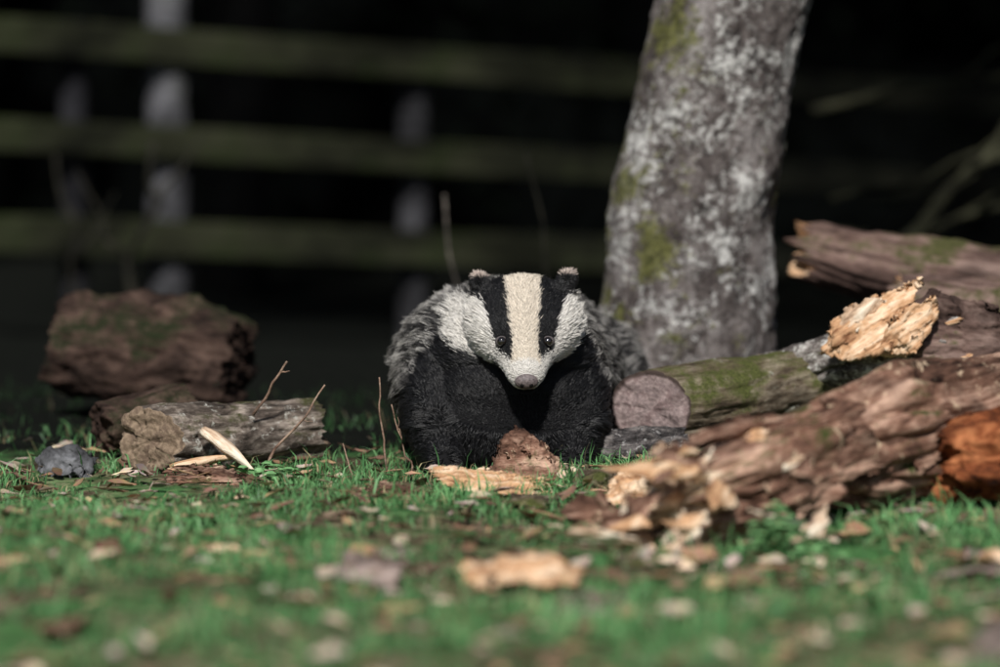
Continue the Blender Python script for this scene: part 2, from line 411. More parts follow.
lm=M('leaf_mat',0.6,0.2); lm.col(lm.attr('bcol'))
cs=[]
while len(cs)<240:
    zz=random.uniform(3.0,5.2); yc=random.uniform(1.9,5.0); xc=random.uniform(-1.6,2.8)
    cs.append((xc,yc,zz))
leaves('shade_crown',cs,70,0.2,0.065,lm.m,tree,(0.05,0.09,0.03))  # unseen crown, put high and back so its shade falls beyond the fence

# ------------------------------------------------------------------ woodland background
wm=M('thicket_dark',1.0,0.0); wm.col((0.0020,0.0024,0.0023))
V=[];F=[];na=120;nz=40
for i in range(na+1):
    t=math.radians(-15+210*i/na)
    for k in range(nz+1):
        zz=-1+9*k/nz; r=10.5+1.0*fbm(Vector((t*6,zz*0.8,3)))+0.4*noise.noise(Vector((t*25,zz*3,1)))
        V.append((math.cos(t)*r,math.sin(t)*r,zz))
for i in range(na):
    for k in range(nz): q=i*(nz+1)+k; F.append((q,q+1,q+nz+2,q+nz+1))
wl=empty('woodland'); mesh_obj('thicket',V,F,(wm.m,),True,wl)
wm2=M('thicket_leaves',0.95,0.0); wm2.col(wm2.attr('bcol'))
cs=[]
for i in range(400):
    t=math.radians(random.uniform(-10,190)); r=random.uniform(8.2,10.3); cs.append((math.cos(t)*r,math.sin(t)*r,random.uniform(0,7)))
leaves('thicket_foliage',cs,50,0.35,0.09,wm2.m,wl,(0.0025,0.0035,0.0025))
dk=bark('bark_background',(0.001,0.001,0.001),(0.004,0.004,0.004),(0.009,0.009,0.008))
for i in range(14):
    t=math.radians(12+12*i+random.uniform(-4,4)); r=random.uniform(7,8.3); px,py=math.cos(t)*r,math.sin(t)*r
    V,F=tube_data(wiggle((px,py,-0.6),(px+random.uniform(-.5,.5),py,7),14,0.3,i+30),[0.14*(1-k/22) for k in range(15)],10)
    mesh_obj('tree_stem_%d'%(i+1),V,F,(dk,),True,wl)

# ------------------------------------------------------------------ fence
fence=empty('wooden_fence')
rm=bark('fence_rail_mat',(0.005,0.006,0.003),(0.018,0.020,0.010),(0.040,0.042,0.024),0.35,(0.3,1,1),None,(0,1),(0.022,0.031,0.010),(0.5,0.65),0.5)
pm=bark('fence_post_mat',(0.04,0.04,0.044),(0.11,0.11,0.12),(0.21,0.21,0.23),0.6,(0.5,1,1),None,(0,1),(0.04,0.045,0.025),(0.52,0.66),0.5)
pm3=bark('fence_post_mid',(0.012,0.012,0.014),(0.05,0.05,0.055),(0.13,0.13,0.145),0.6,(0.5,1,1),None,(0,1),(0.015,0.018,0.011),(0.50,0.64),0.5)  # darker copy of the post colours
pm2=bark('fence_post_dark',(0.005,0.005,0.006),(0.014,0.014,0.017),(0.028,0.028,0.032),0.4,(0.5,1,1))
def board(name,p0,p1,hh,tt,mat,seed):
    p0,p1=Vector(p0),Vector(p1);L=(p1-p0).length;V=[];F=[];n=40
    prof=[(-tt/2,-hh/2+.006),(-tt/2+.006,-hh/2),(tt/2-.006,-hh/2),(tt/2,-hh/2+.006),(tt/2,hh/2-.006),(tt/2-.006,hh/2),(-tt/2+.006,hh/2),(-tt/2,hh/2-.006)]
    for i in range(n+1):
        x=L*i/n
        for (a,b) in prof: V.append((x,a+.003*noise.noise(Vector((x*5,a*30,seed))),b*(1+.12*noise.noise(Vector((x*2,seed,3))))+.006*noise.noise(Vector((x*1.2,seed*3,0)))))
    for i in range(n):
        for k in range(8): F.append((i*8+k,i*8+(k+1)%8,(i+1)*8+(k+1)%8,(i+1)*8+k))
    F.append(tuple(range(8))[::-1]); F.append(tuple(n*8+k for k in range(8)))
    o=mesh_obj(name,V,F,(mat,),False,fence); o.matrix_world=axis_mat(p0,p1); return o
board('rail_top',(-1.715,3.8,0.73),(0.72,5.205,0.57),0.095,0.032,rm,1)
board('rail_middle',(-1.715,3.8,0.482),(0.72,5.205,0.318),0.09,0.032,rm,2)
board('rail_bottom',(-1.715,3.8,0.228),(0.72,5.205,0.08),0.098,0.032,rm,3)
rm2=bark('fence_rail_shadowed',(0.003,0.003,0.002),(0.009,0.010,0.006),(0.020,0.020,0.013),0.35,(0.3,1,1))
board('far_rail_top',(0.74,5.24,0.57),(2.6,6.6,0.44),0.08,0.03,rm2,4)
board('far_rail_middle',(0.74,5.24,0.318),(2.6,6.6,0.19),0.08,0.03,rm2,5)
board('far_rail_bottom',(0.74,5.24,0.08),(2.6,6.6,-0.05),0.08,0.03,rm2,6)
def post(name,X,top,wd,mat,s,dy=0.075):
    y=3.8+(X+1.715)*0.577+dy
    V=[];F=[];n=24;ns=20
    for i in range(n+1):
        zz=-0.6+(top+0.6)*i/n
        for k in range(ns):
            t=2*math.pi*k/ns; r=wd/2*(1+0.08*noise.noise(Vector((math.cos(t),math.sin(t)+s,zz*4))))
            if i==n: r*=0.85
            V.append((X+r*math.cos(t),y+r*math.sin(t),zz))
    for i in range(n):
        for k in range(ns): F.append((i*ns+k,i*ns+(k+1)%ns,(i+1)*ns+(k+1)%ns,(i+1)*ns+k))
    F.append(tuple(n*ns+k for k in range(ns)))
    mesh_obj(name,V,F,(mat,),True,fence)
post('post_1',-0.862,0.95,0.105,pm,1); post('post_2',-0.232,0.66,0.080,pm3,2)
post('post_3',-1.09,0.74,0.07,pm2,3); post('post_4',0.70,0.62,0.10,pm,4); post('post_5',2.4,0.6,0.11,pm2,5,0.3)

# ------------------------------------------------------------------ logs, right-hand pile
log('cut_log',(0.232,0.14,0.084),(0.60,0.40,0.118),[0.060,0.060,0.056,0.05],B_moss,E_pink,0.0045,1,(0.003,0.01),0.004,140,120,14,0,1,0.4,None,0.005,0.010,0.55)
log('rotten_log',(0.235,-0.86,0.055),(0.86,-0.18,0.135),[0.058,0.085,0.098,0.092,0.095],B_red,E_cream,0.015,2,(0.09,0.03),0.030,260,180,12,0.01,0.95,0.3,None,0.016,0.030,0,26)
log('splintered_log',(0.42,0.32,0.125),(0.70,0.24,0.185),[0.028,0.046,0.058,0.060],B_lich,E_orange,0.008,3,(0.03,0.05),0.03,140,110,18,0.0,1.0,0.5,None,0.008,0.010)
log('weathered_log',(0.53,0.95,0.30),(1.35,0.62,0.155),[0.052,0.062,0.07,0.07],B_purple,E_orange,0.010,4,(0.05,0.0),0.012,140,100,14,0,1,0.4,None,0.008,0.015)
log('weathered_log',(0.66,0.62,0.225),(1.45,0.25,0.12),[0.05,0.065,0.072,0.08],B_purple,E_orange,0.010,14,(0.04,0.0),0.01,120,90)
log('mossy_log',(0.62,0.46,0.08),(1.5,0.55,0.07),[0.07,0.08,0.085],B_moss,E_tan,0.01,15,(0.02,0.0),0.008,100,80)
log('decayed_log',(0.60,-0.58,0.075),(1.30,-0.30,0.12),[0.062,0.080,0.088,0.08],B_orange,B_orange,0.014,5,(0.03,0.0),0.02,120,90,16,0,1,0.5,None,0.012,0.014)
log('dark_log',(0.105,0.03,0.024),(0.28,0.08,0.030),[0.030,0.038,0.040,0.034],B_dark,E_tan,0.008,6,(0.02,0.01),0.01,90,70,24,0,0.9,0.5,None,0.008,0.014)
def shard(name,p0,p1,wd,tt,mat,seed=0,parent=None):
    p0,p1=Vector(p0),Vector(p1);L=(p1-p0).length;V=[];F=[];n=14;m_=8
    for i in range(n+1):
        t=i/n; w_=wd*(0.35+0.65*math.sin(math.pi*min(1,t*1.15+0.12)))*(1+0.35*noise.noise(Vector((t*5,seed,0))))*(1-0.85*t**4)
        for k in range(m_):
            th=2*math.pi*k/m_; V.append((L*t,math.cos(th)*w_/2,math.sin(th)*tt/2*(1-0.6*t**3)+0.1*wd*noise.noise(Vector((t*3,k*.7,seed)))+L*0.04*math.sin(t*3)))
    for i in range(n):
        for k in range(m_): F.append((i*m_+k,i*m_+(k+1)%m_,(i+1)*m_+(k+1)%m_,(i+1)*m_+k))
    F.append(tuple(range(m_))[::-1]);F.append(tuple(n*m_+k for k in range(m_)))
    o=mesh_obj(name,V,F,(mat,),True,parent); o.matrix_world=axis_mat(p0,p1); return o
sp=bpy.data.objects['splintered_log']; rl=bpy.data.objects['rotten_log']
def adopt(s_,par=None):
    par=par or sp
    bpy.context.view_layer.update()
    mw=s_.matrix_world.copy(); s_.parent=par; s_.matrix_parent_inverse=par.matrix_world.inverted(); s_.matrix_world=mw
adopt(chunk('torn_wood_1',[(0.50,0.20,0.165),(0.51,0.19,0.215),(0.54,0.22,0.235),(0.60,0.20,0.262),(0.655,0.19,0.288),(0.645,0.18,0.262),(0.62,0.16,0.215),(0.60,0.15,0.175),(0.53,0.17,0.155),(0.56,0.26,0.2),(0.62,0.24,0.22)],E_orange,0.009,0.003,45,None,31,0.5,(0.16,-0.02,0.11),1))
adopt(chunk('torn_wood_2',[(0.57,0.17,0.17),(0.60,0.15,0.225),(0.67,0.16,0.262),(0.68,0.17,0.235),(0.64,0.14,0.17),(0.60,0.20,0.16)],E_orange,0.008,0.003,50,None,32,0.5,(0.12,0,0.1),1))
adopt(chunk('torn_wood_3',[(0.515,0.20,0.20),(0.53,0.19,0.235),(0.58,0.18,0.262),(0.60,0.19,0.25),(0.55,0.17,0.20)],E_cream,0.005,0.003,50,None,34,0.5,(0.12,0,0.1),1))
adopt(chunk('torn_bark',[(0.60,0.20,0.20),(0.665,0.19,0.275),(0.78,0.22,0.235),(0.80,0.20,0.15),(0.66,0.17,0.14),(0.72,0.28,0.2)],B_purple,0.008,0.004,35,None,33,0.5,(0.2,0,-0.02),1))
for i in range(58):
    a_=Vector((random.uniform(0.12,0.40),random.uniform(-0.99,-0.70),random.uniform(0.0,0.12)))
    if a_.x<0.2: a_.z=random.uniform(0,0.05)
    s=random.uniform(0.010,0.024); ax=Vector((random.gauss(0.7,0.5),random.gauss(0.6,0.4),random.gauss(0.1,0.4))).normalized()
    pts=[a_+ax*random.gauss(0,s*1.3)+Vector((random.gauss(0,s*.6),random.gauss(0,s*.6),random.gauss(0,s*.6))) for _ in range(8)]
    adopt(chunk('broken_piece_%d'%(i+1),pts,random.choice([E_cream,E_cream,E_cream,B_red,B_red,E_orange]),0.0035,0.0028,60,None,i,0.5,tuple(ax),1),rl)
d_=Vector((0.625,0.68,0.08)); base_=Vector((0.235,-0.86,0.055))
for i in range(22):
    t=random.uniform(0.10,0.9); ang=random.uniform(-0.3,1.9)
    out=(Vector((0.737,-0.676,0))*math.cos(ang)+Vector((0,0,1))*math.sin(ang)).normalized()
    r_=0.068+0.016*min(1,t*2); c2=base_+d_*t+out*r_; s=random.uniform(0.025,0.06)
    tang=d_.normalized(); side_=tang.cross(out).normalized()
    pts=[c2+tang*random.gauss(0,s)+side_*random.gauss(0,s*.4)+out*random.gauss(0,0.006) for _ in range(10)]
    adopt(chunk('bark_plate_%d'%(i+1),pts,B_red,0.006,0.003,40,None,i+200,0.5,tuple(tang),1),rl)
chunk('wood_fragment',[(0.10,-.30,0.0),(0.16,-.32,0.0),(0.17,-.25,0.03),(0.12,-.24,0.035),(0.10,-.27,0.02),(0.15,-.33,0.03)],B_moss,0.006,0.003,50,None,60)
chunk('wood_fragment',[(0.14,-.45,0.0),(0.22,-.47,0.0),(0.23,-.38,0.03),(0.17,-.36,0.045),(0.15,-.40,0.03),(0.20,-.46,0.035)],E_orange,0.008,0.003,50,None,61)
chunk('bark_chunk',[(-0.018,-.17,-0.01),(0.098,-.17,-0.01),(0.105,-.10,0.0),(0.092,-.12,0.030),(0.055,-.15,0.068),(0.020,-.14,0.085),(0.004,-.16,0.070),(-0.016,-.12,0.02),(0.03,-.06,0.06),(0.0,-.07,0.0)],B_red,0.006,0.0028,35,None,3,0.7,None,0)
chunk('wood_strip',[(-0.105,-.30,0.034),(-0.09,-.33,0.020),(0.04,-.36,0.004),(0.085,-.33,0.006),(0.07,-.28,0.022),(-0.02,-.26,0.034),(-0.10,-.28,0.04),(-0.06,-.34,0.008)],E_orange,0.006,0.003,40,None,5,0.5)
chunk('wood_slab',[(-0.045,-1.35,0.005),(0.09,-1.37,0.005),(0.10,-1.27,0.012),(0.02,-1.22,0.026),(-0.04,-1.27,0.02),(0.07,-1.26,0.026),(0.0,-1.38,0.012)],E_orange,0.014,0.004,25,None,7)
chunk('wood_slab',[(-0.20,-1.30,0.0),(-0.12,-1.38,0.0),(-0.11,-1.26,0.022),(-0.19,-1.22,0.028),(-0.15,-1.2,0.01)],S_pink,0.012,0.004,30,None,8)
chunk('wood_slab',[(0.04,-1.62,0.0),(0.14,-1.65,0.0),(0.15,-1.52,0.02),(0.06,-1.5,0.022)],S_pink,0.010,0.004,30,None,9)
for i in range(38):
    cx_=random.uniform(-0.7,0.7); cy_=random.uniform(-2.1,-0.4); s=random.uniform(0.010,0.034); z0=gz(cx_,cy_)
    pts=[Vector((cx_+random.gauss(0,s),cy_+random.gauss(0,s),z0+abs(random.gauss(0.004,s*.25)))) for _ in range(8)]
    chunk('wood_chip',pts,random.choice([S_pink,E_orange,B_moss,E_tan,B_red]),0.005,0.003,50,None,i+70,0.5,None,1)
stone_m=bark('stone_mat',(0.05,0.05,0.052),(0.12,0.122,0.13),(0.21,0.212,0.225),0.9,(1,1,1))
chunk('stone',[(-0.70,0.02,-0.01),(-0.62,0.0,-0.01),(-0.605,0.06,0.018),(-0.66,0.02,0.037),(-0.71,0.06,0.02),(-0.64,0.04,0.04),(-0.69,0.03,0.034)],stone_m,0.009,0.0035,28,None,1,0.4,None,10)
chunk('stone',[(0.47,-2.05,-0.01),(0.60,-2.1,-0.01),(0.62,-1.9,0.03),(0.50,-1.95,0.05),(0.56,-2.05,0.055),(0.48,-1.9,0.02)],S_pink,0.006,0.005,20,None,2)

# ------------------------------------------------------------------ logs, left
log('mossy_log',(-0.76,0.98,0.135),(-0.45,0.88,0.105),[0.084,0.102,0.098,0.080],B_brown,B_brown,0.014,21,(0.015,0.02),0.02,110,100,12,0,1,0.7,None,0.008,0.015)
log('small_log',(-0.53,0.02,0.046),(-0.29,0.16,0.056),[0.050,0.051,0.048,0.046],B_grey,E_tan,0.008,22,(0.010,0.02),0.007,110,90,16,0,1,0.4,None,0.008,0.014,0.5)
log('small_log',(-0.62,0.22,0.045),(-0.50,0.30,0.075),[0.040,0.046,0.045],B_brown,B_brown,0.010,23,(0.006,0.01),0.01,70,70)
shard('split_wood',(-0.445,-0.02,0.066),(-0.365,-0.10,0.012),0.028,0.018,E_cream,4)
shard('split_wood',(-0.49,-0.08,0.015),(-0.40,-0.06,0.03),0.03,0.014,E_orange,5)
chunk('bark_slab',[(-0.50,-.20,0.0),(-0.38,-.20,0.0),(-0.37,-.13,0.01),(-0.42,-.10,0.026),(-0.50,-.12,0.022)],B_red,0.006,0.003,40,None,11)
chunk('bark_slab',[(-0.22,-.45,0.0),(-0.11,-.46,0.0),(-0.10,-.40,0.02),(-0.16,-.38,0.03),(-0.22,-.40,0.02)],B_red,0.006,0.003,40,None,12)
chunk('bark_slab',[(-0.68,-.75,0.0),(-0.50,-.78,0.0),(-0.46,-.70,0.01),(-0.55,-.68,0.018),(-0.66,-.70,0.014)],B_red,0.006,0.003,40,None,13)

# ------------------------------------------------------------------ twigs / stems
tw=bark('twig_mat',(0.12,0.07,0.05),(0.28,0.18,0.13),(0.45,0.33,0.25),2.0)
twp=bark('stem_pale',(0.08,0.07,0.06),(0.16,0.14,0.12),(0.26,0.23,0.20),2.0)
tws=bark('stem_dark',(0.012,0.012,0.010),(0.03,0.029,0.022),(0.06,0.055,0.04),1.0)
twig('twig',(-0.375,0.05,0.085),(-0.322,0.03,0.168),0.0026,0.0015,tw,0.010,1,side=((0.8,(0.014,0,0.002)),))
twig('twig',(-0.352,-0.02,0.01),(-0.262,-0.03,0.137),0.0024,0.0012,tw,0.018,2,side=((0.5,(0.018,0,0.0)),))
twig('twig',(-0.168,-0.06,0.0),(-0.180,-0.05,0.15),0.0018,0.0011,tw,0.020,3)
twig('twig',(-0.130,-0.14,0.0),(-0.160,-0.12,0.115),0.0018,0.0010,tw,0.020,4,side=((0.6,(-0.006,0,0.03)),))
twig('twig',(-0.22,-0.05,0.0),(-0.235,-0.04,0.05),0.0014,0.0009,tw,0.006,5)
twig('dry_stem',(-0.08,1.6,0.0),(-0.105,1.55,0.375),0.0022,0.003,twp,0.03,6)
twig('dry_stem',(0.15,1.8,0.0),(0.05,1.7,0.45),0.003,0.002,tws,0.04,7)
twig('sapling',(-0.85,3.1,-0.1),(-0.78,3.0,0.45),0.012,0.006,tws,0.12,8,side=((0.4,(-0.12,0,0.2)),(0.6,(0.1,0,0.16))))
twig('sapling',(-0.95,3.0,-0.1),(-1.0,3.0,0.42),0.010,0.005,tws,0.12,9,side=((0.5,(0.1,0,0.15)),))
br=bark('branch_mat',(0.010,0.010,0.006),(0.030,0.030,0.017),(0.06,0.06,0.036),1.0)
for i,(a_,b_,r_) in enumerate([((0.80,2.6,0.18),(1.25,2.8,0.62),0.018),((0.70,3.0,0.52),(1.5,3.2,0.70),0.012),((0.75,2.9,0.25),(1.5,2.8,0.30),0.010),((0.9,2.6,0.05),(1.5,2.4,0.12),0.014),((0.72,2.7,0.33),(1.4,2.9,0.48),0.008)]):
    twig('fallen_branch',a_,b_,r_,r_*0.4,br,0.08,20+i,side=((0.4,(0.2,0,0.12)),(0.6,(0.2,0,-0.1))))

wmat=M('weed_leaf',0.5,0.3); wmat.col(wmat.ramp(wmat.noise(wmat.vec(),40,3),[(0.3,(0.08,0.20,0.07)),(0.7,(0.22,0.42,0.18))]))
def weed(cx,cy,nl,rad,hh):
    V=[];F=[]
    for i in range(nl):
        a_=random.uniform(0,6.28); rr=random.uniform(0.1,1)*rad; s=random.uniform(0.005,0.010)
        p=Vector((cx+math.cos(a_)*rr,cy+math.sin(a_)*rr*0.6,gz(cx,cy)+hh*random.uniform(0.1,1)*(1-0.4*rr/rad)))
        R=Matrix.Rotation(random.uniform(0,6.28),3,'Z')@Matrix.Rotation(random.gauss(0,0.7),3,'X'); o=len(V)
        for (u,q,zz) in [(-1,0,0),(-.5,.45,.15),(.3,.5,.15),(1,0,0),(.3,-.5,.15),(-.5,-.45,.15),(0,0,-.05)]: V.append(p+R@Vector((u*s,q*s,zz*s)))
        for k in range(6): F.append((o+k,o+(k+1)%6,o+6))
    mesh_obj('weed_plant',V,F,(wmat.m,),False)
weed(0.345,-1.02,190,0.045,0.080); weed(0.37,-1.00,60,0.06,0.04); weed(-0.34,-0.10,80,0.05,0.03)

# ------------------------------------------------------------------ BADGER
badger=empty('badger')
H0=Vector((0.034,0.05,0.249)); NT=Vector((0.039,-0.100,0.148)); HL=(NT-H0).length
A=(NT-H0).normalized(); U=(Vector((1,0,0))-A*A.x).normalized(); Vv=A.cross(U)
if Vv.z<0: Vv=-Vv
parts=[]
def ell(c,r,rot=None,seg=32):
    bm=bmesh.new(); bmesh.ops.create_uvsphere(bm,u_segments=seg,v_segments=seg//2,radius=1)
    Mx=Matrix.Translation(Vector(c))@((rot or Matrix.Identity(4)))@Matrix.Diagonal((r[0],r[1],r[2],1))
    bmesh.ops.transform(bm,matrix=Mx,verts=bm.verts); me=bpy.data.meshes.new('p'); bm.to_mesh(me); bm.free()
    o=bpy.data.objects.new('p',me); parts.append(o)
def cap(P,R):
    for i in range(len(P)-1):
        a_,b_=Vector(P[i]),Vector(P[i+1]); n_=10
        for k in range(n_+1):
            t=k/n_; r=R[i]*(1-t)+R[i+1]*t; ell(a_.lerp(b_,t),(r,r,r),None,18)
sec=[(-.16,.060,.036,.058),(-.05,.072,.045,.062),(.08,.079,.050,.064),(.2,.081,.050,.062),(.4,.072,.046,.054),(.55,.055,.039,.044),(.67,.041,.032,.035),(.8,.0325,.027,.028),(.92,.0265,.022,.024),(.99,.020,.016,.018),(1.02,.010,.007,.009)]
V=[];F=[];ns=48
S=[np.interp(np.linspace(-.16,1.02,50),[s[0] for s in sec],[s[k] for s in sec]) for k in range(4)]
for i in range(50):
    for k in range(ns):
        t=2*math.pi*k/ns; c_,s_=math.cos(t),math.sin(t)
        hh=S[2][i] if s_>0 else S[3][i]
        V.append(H0+A*(HL*S[0][i])+U*(S[1][i]*math.copysign(abs(c_)**0.95,c_))+Vv*(hh*math.copysign(abs(s_)**1.0,s_)))
for i in range(49):
    for k in range(ns): F.append((i*ns+k,i*ns+(k+1)%ns,(i+1)*ns+(k+1)%ns,(i+1)*ns+k))
F.append(tuple(range(ns))[::-1]);F.append(tuple(49*ns+k for k in range(ns)))
me=bpy.data.meshes.new('p'); me.from_pydata([tuple(v) for v in V],[],F); parts.append(bpy.data.objects.new('p',me))
EARS=[Vector((-0.031,0.028,0.287)),Vector((0.101,0.028,0.291))]
for e,sg in zip(EARS,(-1,1)):
    ell(e,(0.0150,0.0080,0.0175),Matrix.Rotation(sg*0.5,4,'Y'))
    ell(e-Vector((sg*0.012,0,0.016)),(0.018,0.014,0.014))
ell((0.034,0.045,0.262),(0.056,0.045,0.033))
ell((0.032,0.080,0.222),(0.078,0.075,0.056))
ell((0.020,0.11,0.165),(0.122,0.11,0.090))
ell((0.000,0.20,0.136),(0.156,0.18,0.134))
ell((0.030,0.38,0.130),(0.150,0.24,0.130))
ell((0.060,0.55,0.120),(0.130,0.15,0.110))
ell((0.020,0.07,0.095),(0.122,0.10,0.092))
ell((0.014,0.030,0.065),(0.115,0.065,0.070))
cap([(-0.085,0.10,0.12),(-0.096,0.04,0.075),(-0.088,-0.01,0.03),(-0.083,-0.05,0.020)],[0.058,0.046,0.032,0.025])
cap([(0.106,0.10,0.12),(0.116,0.05,0.075),(0.112,0.0,0.03),(0.108,-0.04,0.020)],[0.056,0.045,0.032,0.025])
cap([(-0.055,0.50,0.12),(-0.095,0.42,0.07),(-0.10,0.50,0.035),(-0.105,0.44,0.018)],[0.08,0.055,0.032,0.024])
cap([(0.145,0.52,0.12),(0.185,0.44,0.07),(0.18,0.52,0.035),(0.185,0.46,0.018)],[0.08,0.055,0.032,0.024])
cap([(0.075,0.68,0.13),(0.09,0.77,0.09)],[0.03,0.012])
bm=bmesh.new()
for p in parts: bm.from_mesh(p.data)
me=bpy.data.meshes.new('b'); bm.to_mesh(me); bm.free()
tmp=bpy.data.objects.new('b',me); link(tmp)
r_=tmp.modifiers.new('r','REMESH'); r_.mode='VOXEL'; r_.voxel_size=0.0040
s_=tmp.modifiers.new('s','SMOOTH'); s_.iterations=6; s_.factor=0.6
dg=bpy.context.evaluated_depsgraph_get(); bme=bpy.data.meshes.new_from_object(tmp.evaluated_get(dg)); bpy.data.objects.remove(tmp)
bme.name='body'; bme.materials.clear()
nv=len(bme.vertices); co=np.empty(nv*3); bme.vertices.foreach_get('co',co); co=co.reshape(-1,3)
no=np.array([v.normal[:] for v in bme.vertices])
def badger_col(p,jit=0.0):
    d=p-np.array(H0); s=d@np.array(A)/HL; u=d@np.array(U); v=d@np.array(Vv)
    n=len(p)
    if jit>0: u=u+np.random.normal(0,jit,n); s=s+np.random.normal(0,jit*8,n); v=v+np.random.normal(0,jit*1.5,n)
    au=np.abs(u)
    inn=np.interp(s,[-.3,0,.3,.5,.65,.78,.86,1],[.026,.0245,.0225,.0200,.0180,.0185,.021,.021])
    out=np.interp(s,[-.3,0,.2,.4,.55,.65,.78,.86,.93],[.080,.072,.060,.050,.0455,.041,.028,.021,.018])
    low=np.interp(s,[-.5,0,.3,.5,.7,.85,1],[-.048,-.048,-.044,-.037,-.027,-.018,-.017])
    kind=np.zeros(n,int)
    x_,y_,z_=p[:,0],p[:,1],p[:,2]
    kind[(z_<0.165+0.05*np.sin(x_*30)*0.3)&(y_<0.15)&(x_>-0.118)&(x_<0.142)]=1
    kind[(z_<0.08)]=1
    kind[(y_<0.07)&(z_<0.2)&(x_<0.135)&(x_>-0.11)]=1
    hd=(s>-0.42)&(v>low)&(au<0.15)
    ch=hd&(au>out)&(s>-0.30)&(s<0.97)
    lf=hd&(u<0)&(au>out)&(s>-0.66)
    kind[ch|lf]=2
    kind[hd&(au<=out)&(au>=inn)&(s>-0.45)&(s<0.90)]=1
    kind[hd&(au<inn)&(s>-0.34)]=3
    kind[hd&(s>=0.88)]=2
    kind[(s>0.3)&(v<=low)]=1
    kind[(s>0.75)&(v<=low)&(v>low-0.008)]=2
    for e in EARS:
        de=np.linalg.norm(p-np.array(e),axis=1)
        kind[(de<0.025)&(z_>e.z-0.014)]=1
        kind[(de<0.027)&((z_-e.z)+np.random.normal(0,0.002,n)>0.0095)]=4
    return kind,s,u,v
PALC=np.array([[0.10,0.095,0.09],[0.010,0.010,0.011],[0.78,0.75,0.70],[0.76,0.68,0.57],[0.60,0.50,0.44]])
kind,_,_,_=badger_col(co)
a_=bme.attributes.new('bcol','FLOAT_COLOR','POINT'); cc=np.concatenate([PALC[kind]*np.where(kind==4,0.3,0.7)[:,None],np.ones((nv,1))],1)
a_.data.foreach_set('color',cc.astype(np.float32).ravel())
sk=M('badger_skin',0.8,0.1); sk.col(sk.attr('bcol')); bme.materials.append(sk.m)
bme.polygons.foreach_set('use_smooth',[True]*len(bme.polygons))
link(bpy.data.objects.new('body',bme),badger)
bvh=BVHTree.FromPolygons([v.co for v in bme.vertices],[tuple(p.vertices) for p in bme.polygons])
eyes=[]
em=M('badger_eye',0.03,1.0); em.col((0.012,0.009,0.008)); em.b.inputs['Coat Weight'].default_value=1.0; em.b.inputs['Coat Roughness'].default_value=0.10
lidm=M('badger_eyelid',0.45,0.4); lidm.col((0.09,0.078,0.078))
nm=M('badger_nose',0.42,0.5); nm.col(nm.ramp(nm.noise(nm.vec(),300,3),[(0.35,(0.08,0.065,0.065)),(0.65,(0.21,0.17,0.17))])); nm.bump(nm.voro(nm.vec(),900),0.5,0.001)
blk=M('badger_nostril',0.6,0.2); blk.col((0.004,0.003,0.003))
def sph(name,c,r,mat,rot=None):
    bm=bmesh.new(); bmesh.ops.create_uvsphere(bm,u_segments=28,v_segments=16,radius=1)
    bmesh.ops.transform(bm,matrix=(rot or Matrix.Identity(4))@Matrix.Diagonal((r[0],r[1],r[2],1)),verts=bm.verts)
    me=bpy.data.meshes.new(name); bm.to_mesh(me); bm.free(); me.materials.append(mat)
    me.polygons.foreach_set('use_smooth',[True]*len(me.polygons)); o=bpy.data.objects.new(name,me); o.location=c; return link(o,badger)
for i,ex in enumerate((0.037-0.0345,0.037+0.0345)):
    hit=bvh.ray_cast(Vector((ex,-1,0.2035)),Vector((0,1,0)))[0]; eyes.append(np.array(hit))
    sph('eye_%d'%(i+1),hit+Vector((0,-0.0030,0.0005)),(0.0072,0.0070,0.0070),em.m)
    sph('eyelid_%d'%(i+1),hit+Vector((0,0.002,0)),(0.0102,0.0062,0.0086),lidm.m)
nose_c=NT+A*0.000+Vv*0.002
rotn=Matrix((( U.x,A.x,Vv.x,0),(U.y,A.y,Vv.y,0),(U.z,A.z,Vv.z,0),(0,0,0,1)))
sph('nose',nose_c+A*0.004,(0.0175,0.010,0.0125),nm.m,rotn)
for k,sg in enumerate((-1,1)): sph('nostril_%d'%(k+1),nose_c+A*0.0115+U*(0.0065*sg)-Vv*0.001,(0.0034,0.0035,0.0042),blk.m,rotn)
sph('mouth',NT-Vv*0.0185-A*0.004,(0.013,0.012,0.0025),blk.m,rotn)
clm=M('badger_claw',0.4,0.4); clm.col((0.20,0.16,0.12))
ci=0
for (px,py) in ((-0.083,-0.05),(0.108,-0.04),(-0.105,0.44),(0.185,0.46)):
    for k in range(5):
        ci+=1; xx=px+(k-2)*0.0095
        V,F=tube_data([(xx,py-0.018,0.018),(xx,py-0.034,0.016),(xx,py-0.045,0.008),(xx,py-0.05,0.001)],[0.0045,0.0036,0.0024,0.0006],8)
        mesh_obj('claw_%d'%ci,V,F,(clm.m,),True,badger)
# fur
bme.calc_loop_triangles(); nt_=len(bme.loop_triangles); tri=np.empty(nt_*3,int); bme.loop_triangles.foreach_get('vertices',tri); tri=tri.reshape(-1,3)
ta,tb,tc_=co[tri[:,0]],co[tri[:,1]],co[tri[:,2]]
ar=np.linalg.norm(np.cross(tb-ta,tc_-ta),axis=1); cen=(ta+tb+tc_)/3
dens=np.where(cen[:,1]>0.4,0.35,1.0)*np.where((cen[:,1]<0.06)&(cen[:,2]>0.12),2.6,1.0)
pr=ar*dens; pr/=pr.sum(); NH=180000
ti=np.random.choice(nt_,NH,p=pr); r1=np.sqrt(np.random.rand(NH,1)); r2=np.random.rand(NH,1)
root=ta[ti]*(1-r1)+tb[ti]*(r1*(1-r2))+tc_[ti]*(r1*r2)
nn=no[tri[ti,0]]*(1-r1)+no[tri[ti,1]]*(r1*(1-r2))+no[tri[ti,2]]*(r1*r2); nn/=np.linalg.norm(nn,axis=1)[:,None]
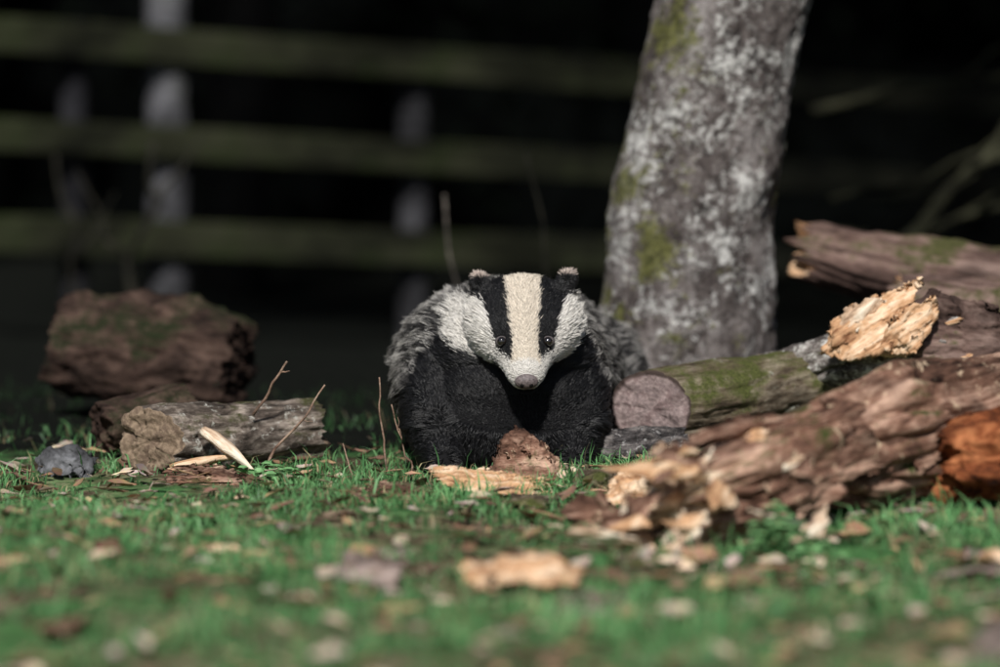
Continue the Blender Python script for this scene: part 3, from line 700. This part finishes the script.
ed=np.min([np.linalg.norm(root-e,axis=1) for e in eyes],axis=0); nd=np.linalg.norm(root-np.array(nose_c+A*0.004),axis=1)
ok=(ed>0.0105)&(nd>0.0130)&(root[:,2]>0.004)
root=root[ok];nn=nn[ok];ed=ed[ok];nd=nd[ok];n=len(root)
kind,s,u,v=badger_col(root,0.0017)
An=np.array(A)
hw=np.clip((s+0.15)/0.3,0,1)[:,None]*(np.linalg.norm(root-np.array(H0),axis=1)<0.2)[:,None]
flow=(-An[None]*1.0+np.array(U)[None]*np.sign(u)[:,None]*0.35+np.array([[0,0,-0.12]]))*hw+np.array([[0.0,0.80,-0.5]])*(1-hw)
flow=flow-(flow*nn).sum(1)[:,None]*nn; flow/=np.linalg.norm(flow,axis=1)[:,None]+1e-6
lenh=np.interp(s,[-.3,0,.3,.55,.75,1],[.018,.013,.011,.008,.0055,.004]); lenc=np.interp(s,[-.3,0,.4,.6,.8],[.034,.030,.023,.010,.005])
wide=(np.abs(u)>np.interp(s,[0,.4,.7,1],[.064,.053,.036,.02]))
L=np.where(hw[:,0]>0.02,np.where(wide,lenc,lenh),0.038)
L=np.where((hw[:,0]<=0.02)&(kind==1),0.026,L)
L=np.where((hw[:,0]<=0.02)&(root[:,2]<0.07),0.016,L)
L=np.where((hw[:,0]<=0.02)&(kind==3),0.018,L)
for e in EARS: L=np.where((np.linalg.norm(root-np.array(e),axis=1)<0.025),np.where(kind==4,0.010,0.007),L)
L=L*np.random.uniform(0.6,1.2,n)*np.clip((ed-0.004)/0.022,0.25,1)
lift=np.where(hw[:,0]>0.02,0.22,np.where(kind==1,0.20,0.36))[:,None]
rj=np.random.normal(0,0.17,(n,3))
d1=nn*(lift+0.35)+flow*0.75+rj*0.5; d1/=np.linalg.norm(d1,axis=1)[:,None]
d2=nn*(lift*0.45)+flow*1.0+rj+np.array([[0,0,-0.12]]); d2/=np.linalg.norm(d2,axis=1)[:,None]
p1=root+d1*(L*0.35)[:,None]; p2=p1+(d1*0.4+d2*0.6)*(L*0.33)[:,None]; p3=p2+d2*(L*0.36)[:,None]
nc=n//26; ids=np.random.choice(n,nc,replace=False); kd=kdtree.KDTree(nc)
for i_,q in enumerate(ids): kd.insert(Vector(root[q]),i_)
kd.balance()
near_=np.array([ids[kd.find(Vector(q))[1]] for q in root])
cs_=np.where(L>0.015,0.58,0.25)[:,None]
offc=(root-root[near_])*0.25
p3=p3*(1-cs_)+(p3[near_]+offc)*cs_; p2=p2*(1-cs_*0.5)+(p2[near_]+(root-root[near_])*0.6)*cs_*0.5
pts=np.stack([root-nn*0.001,p1,p2,p3],1)
colr=PALC[kind]
br_=np.random.uniform(0.72,1.15,(n,1)); colr=colr*br_
PC=np.repeat(colr[:,None,:],4,1)
gm_=(kind==0); cb=np.random.rand(n)[near_]*0.6+np.random.rand(n)*0.4
side=np.clip((root[:,2]-0.06)/0.14,0,1)
tip=np.where(cb>0.5,0.70,0.06)*(0.30+0.70*side)
PC[gm_,0]=np.array([0.08,0.075,0.07]);PC[gm_,1]=np.array([0.035,0.033,0.033]);PC[gm_,2]=np.array([0.018,0.017,0.018])+(tip*0.50)[gm_][:,None]*np.array([1,.96,.90]);PC[gm_,3]=tip[gm_][:,None]*np.array([1,.96,.90])
bk_=(kind==1); PC[bk_,3]*=(1+1.6*(np.random.rand(n)[near_]>0.6))[bk_][:,None]
whi=(kind==2)|(kind==3); PC[whi,0]*=0.7; PC[whi,1]*=0.9
hc=bpy.data.hair_curves.new('fur'); hc.add_curves([4]*n)
hc.position_data.foreach_set('vector',pts.astype(np.float32).ravel())
ra=hc.attributes.get('radius') or hc.attributes.new('radius','FLOAT','POINT')
rb=np.where(L>0.014,0.00044,0.00032)*np.random.uniform(0.7,1.2,n)
ra.data.foreach_set('value',(rb[:,None]*np.array([[1,1,0.8,0.15]])).astype(np.float32).ravel())
ca=hc.attributes.new('bcol','FLOAT_COLOR','POINT')
ca.data.foreach_set('color',np.concatenate([PC,np.ones((n,4,1))],2).astype(np.float32).ravel())
fm_=M('badger_fur',0.38,0.4); fm_.col(fm_.attr('bcol')); hc.materials.append(fm_.m)
link(bpy.data.objects.new('fur',hc),badger)
print('done',n)
